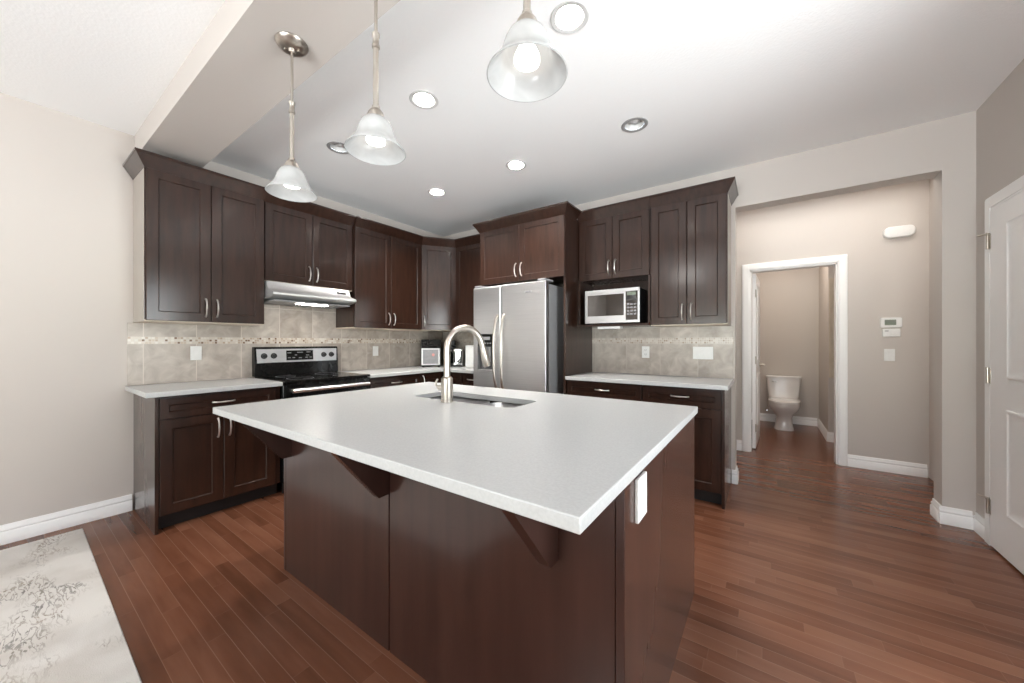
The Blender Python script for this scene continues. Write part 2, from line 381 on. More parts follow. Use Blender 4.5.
# right wall with a window behind the camera
b = MB()
b.box(XR, XR + .13, YB, -3.08, 0, ZC); b.box(XR, XR + .13, -1.95, .0, 0, ZC); b.box(XR, XR + .13, -3.08, -1.95, 0, .09); b.box(XR, XR + .13, -3.08, -1.95, 2.20, ZC)
struct('wall_right', b, 'wall', 'beige wall holding the white closet door', 'wall')
b = MB()
b.box(0, 2.0, YB - .15, YB, 0, ZC); b.box(4.8, XR + .13, YB - .15, YB, 0, ZC); b.box(2.0, 4.8, YB - .15, YB, 0, .10); b.box(2.0, 4.8, YB - .15, YB, 1.7, ZC)
struct('wall_front', b, 'wall', 'wall with wide patio window behind the camera', 'wall')
def window(name, w, h, loc, rz, nm):
    f = MB(); t = .06
    f.box(0, w, -.09, -.01, 0, t); f.box(0, w, -.09, -.01, h - t, h); f.box(0, t, -.09, -.01, t, h - t); f.box(w - t, w, -.09, -.01, t, h - t)
    for i in range(1, nm): f.box(w * i / nm - .035, w * i / nm + .035, -.09, -.01, t, h - t)
    o = struct(name, f, 'white_paint', 'white framed window behind the camera', 'window'); o.location = loc; o.rotation_euler = (0, 0, rz)
    p = MB().box(t, w - t, -.053, -.047, t, h - t).build('pane', 'glass', o)
window('window_1', 2.8, 1.6, (2.0, YB - .03, .10), 0, 3)
window('window_2', 1.13, 2.11, (XR + .13, -3.08, .09), rad(90), 2)
# hall and washroom shell
struct('wall_hall', MB().prism([(2.2, 0), (3.69, 0), (3.69, 2.045), (4.43, 2.045), (4.43, 0), (5.2, 0), (5.2, ZC), (2.2, ZC)], 1, 1.175, 1.30), 'wall', 'beige hall wall around the washroom doorway', 'wall', smooth=False)
struct('wall_hall_right', MB().box(5.06, 5.2, .15, 1.175, 0, ZC), 'wall', 'beige side wall of the hall', 'wall')
struct('wall_hall_left', MB().box(2.2, 2.3, .15, 1.175, 0, ZC), 'wall', 'beige far end wall of the hall', 'wall')
struct('wall_washroom_back', MB().box(3.3, 4.62, 3.23, 3.35, 0, ZC), 'wall', 'beige washroom wall behind the toilet', 'wall')
b = MB(); b.box(4.475, 4.62, 2.24, 3.23, 0, ZC)
struct('wall_washroom_right', b, 'wall', 'beige washroom side wall right of the toilet', 'wall')
struct('wall_washroom_side', MB().box(5.2, 5.3, 1.3, 2.4, 0, ZC), 'wall', 'beige washroom wall by the vanity', 'wall')
struct('wall_washroom_alcove', MB().box(4.62, 5.3, 2.4, 2.5, 0, ZC), 'wall', 'beige washroom alcove wall', 'wall')
struct('wall_washroom_left', MB().box(3.2, 3.3, 1.3, 3.35, 0, ZC), 'wall', 'beige washroom wall behind the open door', 'wall')
# beam across the ceiling on the dining side of the kitchen
struct('trim_1', MB().box(0.0, XR, -3.135, -2.80, 2.60, ZC + .02), 'wall', 'beige dropped beam along the ceiling carrying the pendants', 'beam', smooth=False)
# baseboards: stepped profile
BP = [(0, 0), (.018, 0), (.018, .068), (.010, .077), (.014, .082), (.014, .092), (.006, .100), (.007, .112), (.003, .118), (0, .118)]
def baseboard(name, p0, p1, label):
    p0, p1 = Vector((*p0, 0)), Vector((*p1, 0)); d = (p1 - p0); nrm = Vector((d.y, -d.x, 0)).normalized()   # face to the right of p0->p1
    b = MB(); b.loft([[p + nrm * (q[0] + .0005) + Vector((0, 0, q[1])) for q in BP] for p in (p0, p1)])
    return struct(name, b, 'white_paint', label, 'baseboard', ang=60)
baseboard('baseboard_left', (0, YB + .01), (0, -3.148), 'white stepped baseboard along the left wall')
baseboard('baseboard_right', (XR, -1.17), (XR, -1.95), 'white baseboard along the closet wall')
baseboard('baseboard_corner', (XR, -.005), (XR, -.172), 'short white baseboard between the corner and closet door')
baseboard('baseboard_stub', (4.81, 0), (XR - .018, 0), 'white baseboard on the narrow wall beside the closet door')
baseboard('baseboard_jamb', (4.825, .15), (4.825, -.001), 'white baseboard on the right side of the hall opening')
baseboard('baseboard_pier', (3.618, -.012), (3.618, .15), 'white baseboard on the wall end beside the right base cabinet')
baseboard('baseboard_pier_front', (3.592, 0), (3.632, 0), 'white baseboard front on the wall end beside the right base cabinet')
baseboard('baseboard_hall', (4.507, 1.175), (5.045, 1.175), 'white baseboard in the hall right of the washroom doorway')
baseboard('baseboard_hall_left', (2.32, 1.175), (3.612, 1.175), 'white baseboard in the hall left of the washroom doorway')
baseboard('baseboard_washroom', (3.3, 3.23), (4.459, 3.23), 'white baseboard behind the toilet')
baseboard('baseboard_washroom_right', (4.475, 3.21), (4.475, 2.225), 'white baseboard right of the toilet')
baseboard('baseboard_washroom_return', (4.46, 2.24), (4.60, 2.24), 'short white baseboard at the washroom wall corner')
# washroom doorway casing
def casing(name, label, w0, w1, h, cw, loc, rz, depth=.018, jamb=.125):
    b = MB()
    for x0, x1 in ((w0 - cw, w0), (w1, w1 + cw)):
        b.box(x0, x1, -depth, 0, 0, h + cw, .003, 1); b.box(x0 + cw * .15, x1 - cw * .15, -depth - .006, -depth, 0, h + cw * .85, .002, 1)
    b.box(w0, w1, -depth, 0, h, h + cw, .003, 1); b.box(w0 - cw * .15, w1 + cw * .15, -depth - .006, -depth, h + cw * .15, h + cw * .85, .002, 1)
    if jamb:
        b.box(w0 - .001, w0 + .012, 0, jamb, 0, h); b.box(w1 - .012, w1 + .001, 0, jamb, 0, h); b.box(w0, w1, 0, jamb, h - .012, h + .001)
    o = struct(name, b, 'white_paint', label, 'trim'); o.location = loc; o.rotation_euler = (0, 0, rz); return o
casing('trim_2', 'white casing around the washroom doorway', 3.69, 4.43, 2.045, .075, (0, 1.1745, 0), 0)
casing('trim_3', 'white casing around the closet door', 0.0, .81, 2.045, .085, (XR - .0005, -.26, 0), rad(-90), jamb=0)

def panel_door(w, h, panels, t=.035):           # moulded door; front at y = -t, hinge at x = 0
    b = MB(); b.box(0, w, -t, 0, 0, h, .002, 1)
    return b
def moulded(b, x0, x1, z0, z1, y, s=-1):        # raised moulding ring and field
    def ring(i, yy): return [(x0 + i, yy, z0 + i), (x1 - i, yy, z0 + i), (x1 - i, yy, z1 - i), (x0 + i, yy, z1 - i)]
    R = [ring(0, y - s * .004), ring(.006, y + s * .008), ring(.018, y + s * .009), ring(.03, y + s * .001), ring(.06, y + s * .001), ring(.075, y + s * .006)]
    b.loft(R)
# closet door, closed, with three hinges
b = MB(); b.box(.004, .806, -.026, 0, .012, 2.04, .003, 1)
for z0, z1 in ((1.03, 1.93), (.25, .86)): moulded(b, .20, .62, z0, z1, -.026)
d1 = struct('door_1', b, 'white_paint', 'white two-panel closet door at the right edge', 'door'); d1.location = (XR - .002, -.26, 0); d1.rotation_euler = (0, 0, rad(-90))
for i, z in enumerate((.245, 1.035, 1.85)):
    h = MB(); h.cyl((0, -.034, z - .045), .007, .09, 12); h.cyl((0, -.034, z + .045), .009, .006, 12); h.box(.002, .02, -.029, -.0265, z - .045, z + .045)
    if i != 1: h.tube([(0, -.034, z + .048), (-.02, -.05, z + .048), (-.05, -.06, z + .048)], .005); h.tube([(0, -.034, z + .048), (.02, -.045, z + .048)], .005)
    h.build('hinge', 'nickel', d1)
k = MB(); k.lathe([(.03, 0), (.03, -.008), (.012, -.012), (.012, -.035), (.028, -.05), (.026, -.065), (0, -.07)], (.745, -.026, .95), 20, 'y'); k.build('door_knob', 'nickel', d1)
# washroom door, standing open
b = MB(); b.box(.0, .72, 0, .035, .01, 2.03, .002, 1)
for z0, z1 in ((1.03, 1.93), (.25, .86)): moulded(b, .15, .57, z0, z1, 0, -1)
d2 = struct('door_2', b, 'white_paint', 'white washroom door standing open', 'door'); d2.location = (3.742, 1.305, 0); d2.rotation_euler = (0, 0, rad(87.5))
h = MB()
h.lathe([(.028, 0), (.028, -.008), (.011, -.012), (.011, -.05), (0, -.05)], (.655, 0, .95), 16, 'y'); h.tube([(.655, -.047, .95), (.62, -.052, .95), (.55, -.05, .945)], [.009, .009, .007])
h.build('lever_handle', 'nickel', d2)
for z in (.25, 1.03, 1.80): MB().cyl((-.003, .0, z - .045), .007, .09, 10).build('hinge', 'nickel', d2)
# narrow pale strip on the washroom wall end, seen through the doorway
tag(MB().box(4.478, 4.54, 2.212, 2.237, .80, 2.03, .004).build('pale_strip', 'maple'), 'pale narrow strip high on the washroom wall right of the toilet', 'frame')

# ------------------------------------------------------------------ cabinets
def pull(b, x, y, z, L=.135, vertical=True):    # arched bow pull; y is the door face
    pts = []
    for i in range(11):
        t = -1 + 2 * i / 10; o = .030 * (1 - t * t) ** .6 if abs(t) < 1 else 0
        p = (0, y - .001 - o, t * L / 2); pts.append((x + p[0], p[1], z + p[2]) if vertical else (x + p[2], p[1], z))
    rs = [.0065, .0055, .005, .005, .0055, .006, .0055, .005, .005, .0055, .0065]
    b.tube(pts, rs, 10, 1.0)
    return b
def shaker(x0, x1, z0, z1, y, rail=.062, t=.02):
    """door or drawer front with a recessed, bevelled centre; y is the front face"""
    b = MB()
    def ring(i, yy): return [(x0 + i, yy, z0 + i), (x1 - i, yy, z0 + i), (x1 - i, yy, z1 - i), (x0 + i, yy, z1 - i)]
    b.loft([ring(0, y + t), ring(0, y + .003), ring(.003, y), ring(rail, y), ring(rail + .003, y + .004), ring(rail + .006, y + .009)])
    return b
CP = [(-.012, -.022), (.003, -.022), (.050, .054), (.056, .058), (.056, .072), (-.012, .072)]
def crown(par, w, d, z, rl, rr, dl=0, dr=0, prof=CP):
    st = []
    if rl: st += [lambda o: (-o, -dl), lambda o: (-o, -d - o)]
    else: st += [lambda o: (0, -d - o)]
    if rr: st += [lambda o: (w + o, -d - o), lambda o: (w + o, -dr)]
    else: st += [lambda o: (w, -d - o)]
    b = MB(); b.loft([[(*f(o), z + h) for o, h in prof] for f in st]); b.build('crown_moulding', 'wood', par, smooth=False)
G = .0025
def wall_cabinet(label, loc, rz, w, z0, z1, d, ndoor, rl=False, rr=False, dl=0, dr=0, hz=None, handle_side=None, wall_side_gap=0, name='wall_cabinet', niche=None, doorx=None, group=None):
    r = thing(name, label, 'cabinet', loc, rz, group)
    zc0 = niche[0] if niche else z0
    b = MB(); b.box(0.0005, w - .0005, -d, -.001, z0 + .012, z1)
    b.build('carcass', 'wood', r, smooth=False)
    MB().box(.002, w - .002, -d - .004, -.001, z0, z0 + .0118).build('bottom_panel', 'maple', r, smooth=False)
    for sx0, on in ((-.0015, rl), (w - .0004, rr)):
        if on: MB().box(sx0, sx0 + .0019, -d + .001, -.001, z0, z1 - .001).build('end_panel', 'melamine', r, smooth=False)
    xa, xb = doorx or (0.004, w - .004)
    ws = (xb - xa) / ndoor
    for i in range(ndoor):
        x0, x1 = xa + i * ws + G, xa + (i + 1) * ws - G
        dr_ = shaker(x0, x1, z0 + .008, z1 - .012, -d - .021).build('door', 'wood', r, smooth=False)
        s = handle_side or ('r' if i % 2 == 0 else 'l')
        hx = x1 - .032 if s == 'r' else x0 + .032
        pull(MB(), hx, -d - .021, z0 + .115).build('handle', 'handle', dr_)
    crown(r, w, d + .0205, z1 + .0, rl, rr, dl, dr)
    return r
ZB, ZT = 1.385, 2.462
wall_cabinet('espresso two-door wall cabinet at the left end, over the bare counter', (0.001, -3.14, 0), A, .728, ZB, ZT, .335, 2, rl=True)
wall_cabinet('short espresso two-door cabinet above the range hood', (0.001, -2.411, 0), A, .812, 1.765, ZT, .312, 2)
wall_cabinet('espresso two-door wall cabinet between range hood and corner cabinet', (0.001, -1.598, 0), A, .898, ZB, ZT, .335, 2)
# diagonal corner cabinet
r = thing('corner_wall_cabinet', 'single-door corner wall cabinet set diagonally, its door catching pale light', 'cabinet', (0.001, -.001, 0))
b = MB(); poly = [(0, 0), (0, -.698), (.338, -.698), (.588, -.338), (.588, 0)]
b.prism(poly, 2, ZB + .012, ZT); b.build('carcass', 'wood', r, smooth=False)
b = MB(); b.prism(poly, 2, ZB, ZB + .0118); b.build('bottom_panel', 'maple', r, smooth=False)
p0, p1 = Vector((.338, -.698, 0)), Vector((.588, -.338, 0)); L = (p1 - p0).length; ang = math.atan2(p1.y - p0.y, p1.x - p0.x)
xf = Matrix.Translation(p0) @ Matrix.Rotation(ang, 4, 'Z')
dr_ = shaker(.006, L - .006, ZB + .008, ZT - .012, -.021).build('door', 'wood', r, smooth=False, xf=xf)
pull(MB(), .04, -.021, ZB + .115).build('handle', 'handle', dr_, xf=xf)
b = MB(); b.loft([[(0, -.0205 - o, ZT + h) for o, h in CP], [(L, -.0205 - o, ZT + h) for o, h in CP]]); b.build('crown_moulding', 'wood', r, smooth=False, xf=xf)
wall_cabinet('narrow single-door wall cabinet between corner cabinet and fridge', (.5905, -.001, 0), 0, .662, ZB, ZT, .335, 1, handle_side='r')
# fridge surround
r = thing('fridge_surround', 'tall espresso fridge surround with two doors over the fridge', 'cabinet', (1.254, -.001, 0))
w = 1.038
for x0, x1 in ((0, .02), (w - .022, w)):
    MB().box(x0, x1, -.64, 0, 0, ZT).build('side_panel', 'wood', r, smooth=False)
MB().box(.021, w - .023, -.638, 0, 1.875, ZT).build('carcass', 'wood', r, smooth=False)
for i in range(2):
    x0, x1 = (.004, w / 2 - G) if i == 0 else (w / 2 + G, w - .004)
    dr_ = shaker(x0, x1, 1.862, ZT - .012, -.661).build('door', 'wood', r, smooth=False)
    pull(MB(), (x1 - .032) if i == 0 else (x0 + .032), -.661, 1.98).build('handle', 'handle', dr_)
crown(r, w, .661, ZT, True, True, .42, .42)
# right wall cabinets: over the microwave, with the niche below
r = thing('microwave_cabinet', 'two-door wall cabinet with an open microwave shelf underneath', 'cabinet', (2.293, -.001, 0))
w = .694
MB().box(.0, w, -.335, 0, 1.852, ZT).build('carcass', 'wood', r, smooth=False)
for i in range(2):
    x0 = .006 + i * (w - .010) / 2; x1 = x0 + (w - .010) / 2 - .004
    dr_ = shaker(x0, x1, 1.846, ZT - .012, -.356).build('door', 'wood', r, smooth=False)
    pull(MB(), (x1 - .03) if i == 0 else (x0 + .03), -.356, 1.955).build('handle', 'handle', dr_)
for x0, x1 in ((0, .018), (w - .018, w)): MB().box(x0, x1, -.353, 0, 1.412, 1.843).build('niche_side', 'wood', r, smooth=False)
MB().box(.019, w - .019, -.02, 0, 1.425, 1.850).build('niche_back', 'wood', r, smooth=False)
MB().box(0, w - .002, -.395, 0, 1.390, 1.411, .002, 1).build('shelf', 'wood', r, smooth=False)
crown(r, w, .356, ZT, False, False)
wall_cabinet('tall two-door wall cabinet at the right end beside the hall opening', (2.988, -.001, 0), 0, .597, ZB, ZT, .335, 2, rr=True)

def base_cabinet(label, loc, rz, w, fronts, end_l=False, end_r=False, d=.605, name='base_cabinet', group=None):
    """fronts: list of (kind, x0, x1, z0, z1, handle) in local coordinates"""
    r = thing(name, label, 'cabinet', loc, rz, group)
    MB().box(.0185 if end_l else .0005, w - (.0185 if end_r else .0005), -d, -.001, .10, .886).build('carcass', 'wood', r, smooth=False)
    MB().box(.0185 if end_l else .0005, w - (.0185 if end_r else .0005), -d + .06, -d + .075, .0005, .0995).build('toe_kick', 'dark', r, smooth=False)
    if end_l: MB().box(0, .018, -d - .021, -.001, .0005, .886, .001, 1).build('end_panel', 'wood', r, smooth=False)
    if end_r: MB().box(w - .018, w, -d - .021, -.001, .0005, .886, .001, 1).build('end_panel', 'wood', r, smooth=False)
    for kind, x0, x1, z0, z1, hs in fronts:
        f = shaker(x0, x1, z0, z1, -d - .021, .045 if kind == 'drawer' else .062).build(kind, 'wood', r, smooth=False)
        if kind == 'drawer': pull(MB(), (x0 + x1) / 2, -d - .021, (z0 + z1) / 2 + .01, .13, False).build('handle', 'handle', f)
        else: pull(MB(), x1 - .032 if hs == 'r' else x0 + .032, -d - .021, z1 - .10).build('handle', 'handle', f)
    return r
zd0, zd1, zb0 = .735, .872, .108
base_cabinet('espresso base cabinet with one drawer over two doors left of the range', (0.001, -3.14, 0), A, .74, [
    ('drawer', .024, .70, zd0, zd1, ''), ('door', .024, .36, zb0, zd0 - .006, 'r'), ('door', .364, .70, zb0, zd0 - .006, 'l')], end_l=True)
base_cabinet('espresso base cabinet with one drawer right of the range', (0.001, -1.612, 0), A, .652, [
    ('drawer', .02, .645, zd0, zd1, ''), ('door', .02, .33, zb0, zd0 - .006, 'r'), ('door', .334, .645, zb0, zd0 - .006, 'l')])
# inside corner base with an L-shaped folding door
r = thing('corner_base_cabinet', 'espresso corner base cabinet with folding L-shaped door under the air fryer', 'cabinet', (0.001, -.001, 0))
b = MB(); b.prism([(0, 0), (0, -.957), (.605, -.957), (.605, -.605), (.957, -.605), (.957, 0)], 2, .10, .886); b.build('carcass', 'wood', r, smooth=False)
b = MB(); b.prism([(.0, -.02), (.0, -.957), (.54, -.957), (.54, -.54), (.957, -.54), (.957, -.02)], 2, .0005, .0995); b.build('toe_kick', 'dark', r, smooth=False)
f = shaker(.0, .325, zb0, zd1, -.021).build('door', 'wood', r, smooth=False, xf=Matrix.Translation((.605, -.953, 0)) @ Matrix.Rotation(A, 4, 'Z'))
pull(MB(), .03, -.021, .79).build('handle', 'handle', f, xf=Matrix.Translation((.605, -.953, 0)) @ Matrix.Rotation(A, 4, 'Z'))
shaker(.632, .953, zb0, zd1, -.626).build('door', 'wood', r, smooth=False)
base_cabinet('narrow espresso base cabinet with one drawer left of the fridge', (.9605, -.001, 0), 0, .290, [
    ('drawer', .006, .284, zd0, zd1, ''), ('door', .006, .284, zb0, zd0 - .006, 'r')])
base_cabinet('espresso drawer-and-door base cabinet right beside the fridge surround', (2.2935, -.001, 0), 0, .695, [
    ('drawer', .008, .690, zd0, zd1, ''), ('door', .008, .347, zb0, zd0 - .006, 'r'), ('door', .351, .690, zb0, zd0 - .006, 'l')])
base_cabinet('espresso drawer-and-door base cabinet at the right end by the hall opening', (2.9895, -.001, 0), 0, .598, [
    ('drawer', .006, .576, zd0, zd1, ''), ('door', .006, .576, zb0, zd0 - .006, 'l')], end_r=True)

# ------------------------------------------------------------------ countertops and backsplashes
def worktop(name, poly, label, z0=.887, z1=.92, holes=None):
    o = slab_hole(poly, holes or [], z0, z1).build(name, 'quartz', None, bevel=.003); return tag(o, label, 'countertop')
worktop('countertop', [(.011, -3.185), (.655, -3.185), (.655, -2.398), (.011, -2.398)], 'white quartz countertop left of the range')
worktop('countertop', [(.011, -1.612), (.655, -1.612), (.655, -.655), (1.25, -.655), (1.25, -.011), (.011, -.011)], 'L-shaped white quartz countertop in the corner')
worktop('countertop', [(2.294, -.655), (3.612, -.655), (3.612, -.011), (2.294, -.011)], 'white quartz countertop under the microwave')
def splash(label, loc, rz, w, mat_, high=None):
    r = thing('tile_backsplash', label, 'backsplash', loc, rz)
    b = MB(); b.box(0, w, -.009, -.0005, .921, ZB - .002)
    if high: b.box(high[0], high[1], -.009, -.0005, ZB - .002, 1.76)
    b.build('tiles', mat_, r, smooth=False)
    MB().box(0, w, -.0115, -.0092, 1.226, 1.281).build('mosaic_band', 'mosaic' if high else 'mosaic_pale', r, smooth=False)
    return r
splash('beige tile backsplash with mosaic band behind the range and left counter', (0.0, -3.173, 0), A, 3.163, 'tile_left', (.765, 1.571))
splash('short beige tile backsplash with mosaic band left of the fridge', (.012, 0, 0), 0, 1.238, 'tile_right')
splash('beige tile backsplash with mosaic band under the microwave cabinet', (2.2945, 0, 0), 0, 1.310, 'tile_right')

# ------------------------------------------------------------------ island
r = thing('kitchen_island', 'espresso island base with plain panels and corbels', 'island', (2.6, -2.3, 0))
T = Matrix.Translation((-2.6, 2.3, 0))
X0, X1, Y0, Y1 = 1.68, 3.548, -2.82, -1.743
b = MB()
hx0, hx1, hy0, hy1 = 2.06, 2.87, -2.335, -1.98   # room for the sink bowls
b.box(X0 + .024, X1 - .024, Y0 + .013, Y1 - .024, .10, .66)
b.box(X0 + .024, hx0, Y0 + .013, Y1 - .024, .66, .887); b.box(hx1, X1 - .024, Y0 + .013, Y1 - .024, .66, .887)
b.box(hx0, hx1, Y0 + .013, hy0 - .03, .66, .887); b.box(hx0, hx1, hy1 + .03, Y1 - .024, .66, .887)
b.build('carcass', 'wood', r, smooth=False, xf=T)
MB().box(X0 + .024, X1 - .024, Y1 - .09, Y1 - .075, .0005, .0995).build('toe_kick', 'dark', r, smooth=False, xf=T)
for x0, x1 in ((X0, X0 + .023), (X1 - .023, X1)): MB().box(x0, x1, Y0 - .001, Y1, .0005, .887, .0015, 1).build('end_panel', 'wood_red', r, smooth=False, xf=T)
for x0, x1 in ((X0 + .0245, 2.5985), (2.6055, X1 - .0245)): MB().box(x0, x1, Y0, Y0 + .0125, .0005, .887, .0015, 1).build('back_panel', 'wood_red', r, smooth=False, xf=T)
for x1 in (1.775, 2.602, 3.362):
    b = MB(); b.prism([(Y0 - .0012, .887), (Y0 - .245, .887), (Y0 - .245, .878), (Y0 - .046, .632), (Y0 - .0012, .632)], 0, x1 - .038, x1)
    b.build('corbel', 'wood_red', r, smooth=False, xf=T)
for i in range(4):
    wd = (X1 - X0 - .056) / 4; x0 = -X1 + .028 + i * wd
    f = shaker(x0 + .002, x0 + wd - .002, .108, .872, Y1).build('door', 'wood', r, smooth=False, xf=T @ Matrix.Translation((0, Y1, 0)) @ Matrix.Rotation(math.pi, 4, 'Z') @ Matrix.Translation((0, -Y1 + .002, 0)))
    pull(MB(), (x0 + wd - .035) if i % 2 == 0 else (x0 + .035), Y1, .77).build('handle', 'handle', f, xf=T @ Matrix.Translation((0, Y1, 0)) @ Matrix.Rotation(math.pi, 4, 'Z') @ Matrix.Translation((0, -Y1 + .002, 0)))
SX0, SX1, SY0, SY1 = 2.10, 2.825, -2.295, -2.02
worktop('island_countertop', [(1.607, -3.112), (3.56, -3.112), (3.56, -1.7175), (1.607, -1.7175)], 'large white quartz island top with the sink cut in', .888, .92, [rrect(SX0, SX1, SY0, SY1, .05)])
# sink
r = thing('kitchen_sink', 'stainless double-bowl undermount sink in the island top', 'sink', (2.455, -2.155, .70))
b = MB(); T2 = Matrix.Translation((-2.455, 2.155, -.70))
for x0, x1 in ((SX0 - .006, 2.50), (2.53, SX1 + .006)):
    y0, y1 = SY0 - .006, SY1 + .006
    def rr(i, z, rr_=.055): return [(p[0], p[1], z) for p in rrect(x0 + i, x1 - i, y0 + i, y1 - i, max(.012, rr_ - i), 6)]
    bb = MB(); bb.loft([rr(0, .8865), rr(.003, .75), rr(.012, .722), rr(.03, .712), rr(.10, .708)], cap=False)
    k = len(bb.b.verts); bb.b.verts.ensure_lookup_table(); bb.b.faces.new([bb.b.verts[i] for i in range(k - 28, k)])
    o = bb.build('bowl', 'steel', r, xf=T2)
    so = o.modifiers.new('thick', 'SOLIDIFY'); so.thickness = .002; so.offset = 1
    cx = (x0 + x1) / 2; MB().lathe([(.045, .709), (.043, .712), (.03, .7105), (0.0, .7095)], (cx, (y0 + y1) / 2, 0), 24).build('drain', 'steel_dark', o, xf=T2)
MB().box(2.4985, 2.5315, SY0 + .002, SY1 - .002, .84, .872, .008).build('divider', 'steel', r, xf=T2)
b.b.free()
# faucet
r = thing('faucet', 'brushed nickel gooseneck faucet standing at the island sink', 'faucet', (2.437, -2.335, .9205))
MB().lathe([(.034, 0), (.034, .006), (.031, .010), (.031, .125), (.024, .133), (.020, .136)], (0, 0, 0), 28, cap=True).build('body', 'nickel', r)
dirv = Vector((.24, .97, 0)).normalized(); R_ = .116
pts = [Vector((0, 0, z)) for z in (.13, .18, .23, .28)]
for i in range(1, 19):
    t = math.pi * (1 - i / 18 * .93); pts.append(dirv * (R_ + R_ * math.cos(t)) + Vector((0, 0, .283 + R_ * math.sin(t))))
tan = (pts[-1] - pts[-2]).normalized(); end = pts[-1]
pts += [end + tan * .012, end + tan * .022]
MB().tube(pts, .018, 18).build('spout', 'nickel', r)
e2 = end + tan * .023
MB().tube([e2, e2 + tan * .01, e2 + tan * .05, e2 + tan * .105, e2 + tan * .112], [.019, .020, .022, .0235, .020], 18).build('spray_head', 'nickel', r)
h = MB(); lv = Vector((-.95, -.30, 0)).normalized()
h.tube([lv * .022 + Vector((0, 0, .075)), lv * .052 + Vector((0, 0, .075))], .013, 14)
h.tube([lv * .050 + Vector((0, 0, .075)), lv * .066 + Vector((0, 0, .088)), lv * .066 + Vector((0, 0, .105)), lv * .055 + Vector((0, 0, .12))], [.006, .006, .005, .005], 10)
h.build('lever', 'nickel', r)
# island outlet
def plate(label, loc, rz, w, h, kind, cat='outlet', name='wall_outlet', t=.007):
    r = thing(name, label, cat, loc, rz)
    MB().box(-w / 2, w / 2, -t, 0, -h / 2, h / 2, .0025, 2).build('cover_plate', 'plastic', r)
    if kind == 'duplex':
        for z in (-.021, .021):
            MB().box(-.017, .017, -t - .002, -t - .0002, z - .014, z + .014, .004, 2).build('socket', 'plastic', r)
            for x in (-.007, .007): MB().box(x - .0012, x + .0012, -t - .0025, -t - .0019, z - .005, z + .006).build('slot', 'black_matte', r)
            MB().cyl((0, -t - .0019, z - .009), .002, -.0006, 8, 'y').build('ground_hole', 'black_matte', r)
    elif kind == 'rocker':
        MB().box(-.017, .017, -t - .003, -t - .0002, -.034, .034, .003, 2).build('rocker', 'plastic', r)
    elif kind == 'decora':
        MB().box(-.017, .017, -t - .003, -t - .0002, -.034, .034, .003, 2).build('socket', 'plastic', r)
        for z in (-.02, .014):
            for x in (-.006, .006): MB().box(x - .0012, x + .0012, -t - .0036, -t - .0029, z, z + .010).build('slot', 'grey_plastic', r)
    elif kind == 'triple':
        for x in (-.046, 0, .046): MB().box(x - .017, x + .017, -t - .003, -t - .0002, -.034, .034, .003, 2).build('rocker', 'plastic', r)
    return r
plate('white outlet on the end panel of the island under the counter edge', (X1 + .0005, -2.695, .812), A, .085, .118, 'decora', t=.010)
plate('white outlet on the left backsplash between counter and wall cabinet', (.0095, -2.783, 1.150), A, .072, .115, 'rocker')
plate('white outlet on the tiles between range and air fryer', (.0095, -1.116, 1.133), A, .072, .115, 'rocker')
plate('single white outlet on the backsplash under the microwave', (2.858, -.0095, 1.141), 0, .072, .115, 'duplex')
plate('wide white triple switch plate on the backsplash at the right end', (3.366, -.0095, 1.141), 0, .165, .115, 'triple', 'switch', 'light_switch')
plate('white switch on the hall wall under the thermostat', (4.802, 1.1745, 1.117), 0, .074, .115, 'rocker', 'switch', 'light_switch')

# ------------------------------------------------------------------ range
r = thing('electric_range', 'black and stainless electric range between the counters', 'range', (.012, -2.005, 0), A)
w = .382
MB().box(-w, w, -.62, -.005, .09, .905, .003, 1).build('body', 'black', r)
MB().box(-w + .01, w - .01, -.585, -.57, .0005, .088).build('toe_kick', 'dark', r)
MB().box(-w - .002, w + .002, -.655, -.055, .906, .925, .006, 2).build('cooktop', 'black', r)
for x, y, q in ((-.19, -.49, .105), (.19, -.49, .08), (-.19, -.21, .08), (.19, -.21, .105)):
    MB().lathe([(q, .9252), (q, .9258), (q - .004, .9258), (q - .004, .9252)], (x, y, 0), 36).build('burner_ring', 'grey_plastic', r)
od = MB().box(-w + .002, w - .002, -.658, -.622, .26, .895, .006, 2).build('oven_door', 'black', r)
MB().box(-w + .10, w - .10, -.6605, -.6583, .42, .72).build('oven_window', 'black', od)
b = MB(); b.tube([(-.345, -.700, .842), (.345, -.700, .842)], .0165, 14)
for x in (-.325, .325): b.box(x - .013, x + .013, -.698, -.6585, .830, .854, .004)
b.build('oven_handle', 'steel', od)
dw = MB().box(-w + .002, w - .002, -.655, -.622, .092, .252, .006, 2).build('drawer', 'steel', r)
bg = MB(); bg.prism([(-.005, .926), (-.075, .926), (-.070, 1.03), (-.058, 1.19), (-.045, 1.196), (-.005, 1.196)], 0, -w - .004, w + .004); bg.build('backguard', 'black', r, bevel=.004)
def on_guard(x, z, o=0): return (x, -.0702 + (z - 1.03) * .075 - o, z)
b = MB(); b.loft([[on_guard(-w + .014, 1.048, .0005), on_guard(w - .014, 1.048, .0005), on_guard(w - .010, 1.176, .0005), on_guard(-w + .010, 1.176, .0005)],
                  [on_guard(-w + .016, 1.050, .005), on_guard(w - .016, 1.050, .005), on_guard(w - .012, 1.174, .005), on_guard(-w + .012, 1.174, .005)]])
b.build('control_panel', 'steel', r, smooth=False)
b = MB(); b.loft([[on_guard(-.125, 1.065, .0052), on_guard(.125, 1.065, .0052), on_guard(.125, 1.160, .0052), on_guard(-.125, 1.160, .0052)],
                  [on_guard(-.124, 1.066, .0085), on_guard(.124, 1.066, .0085), on_guard(.124, 1.159, .0085), on_guard(-.124, 1.159, .0085)]])
dp = b.build('clock_display', 'black', r, smooth=False)
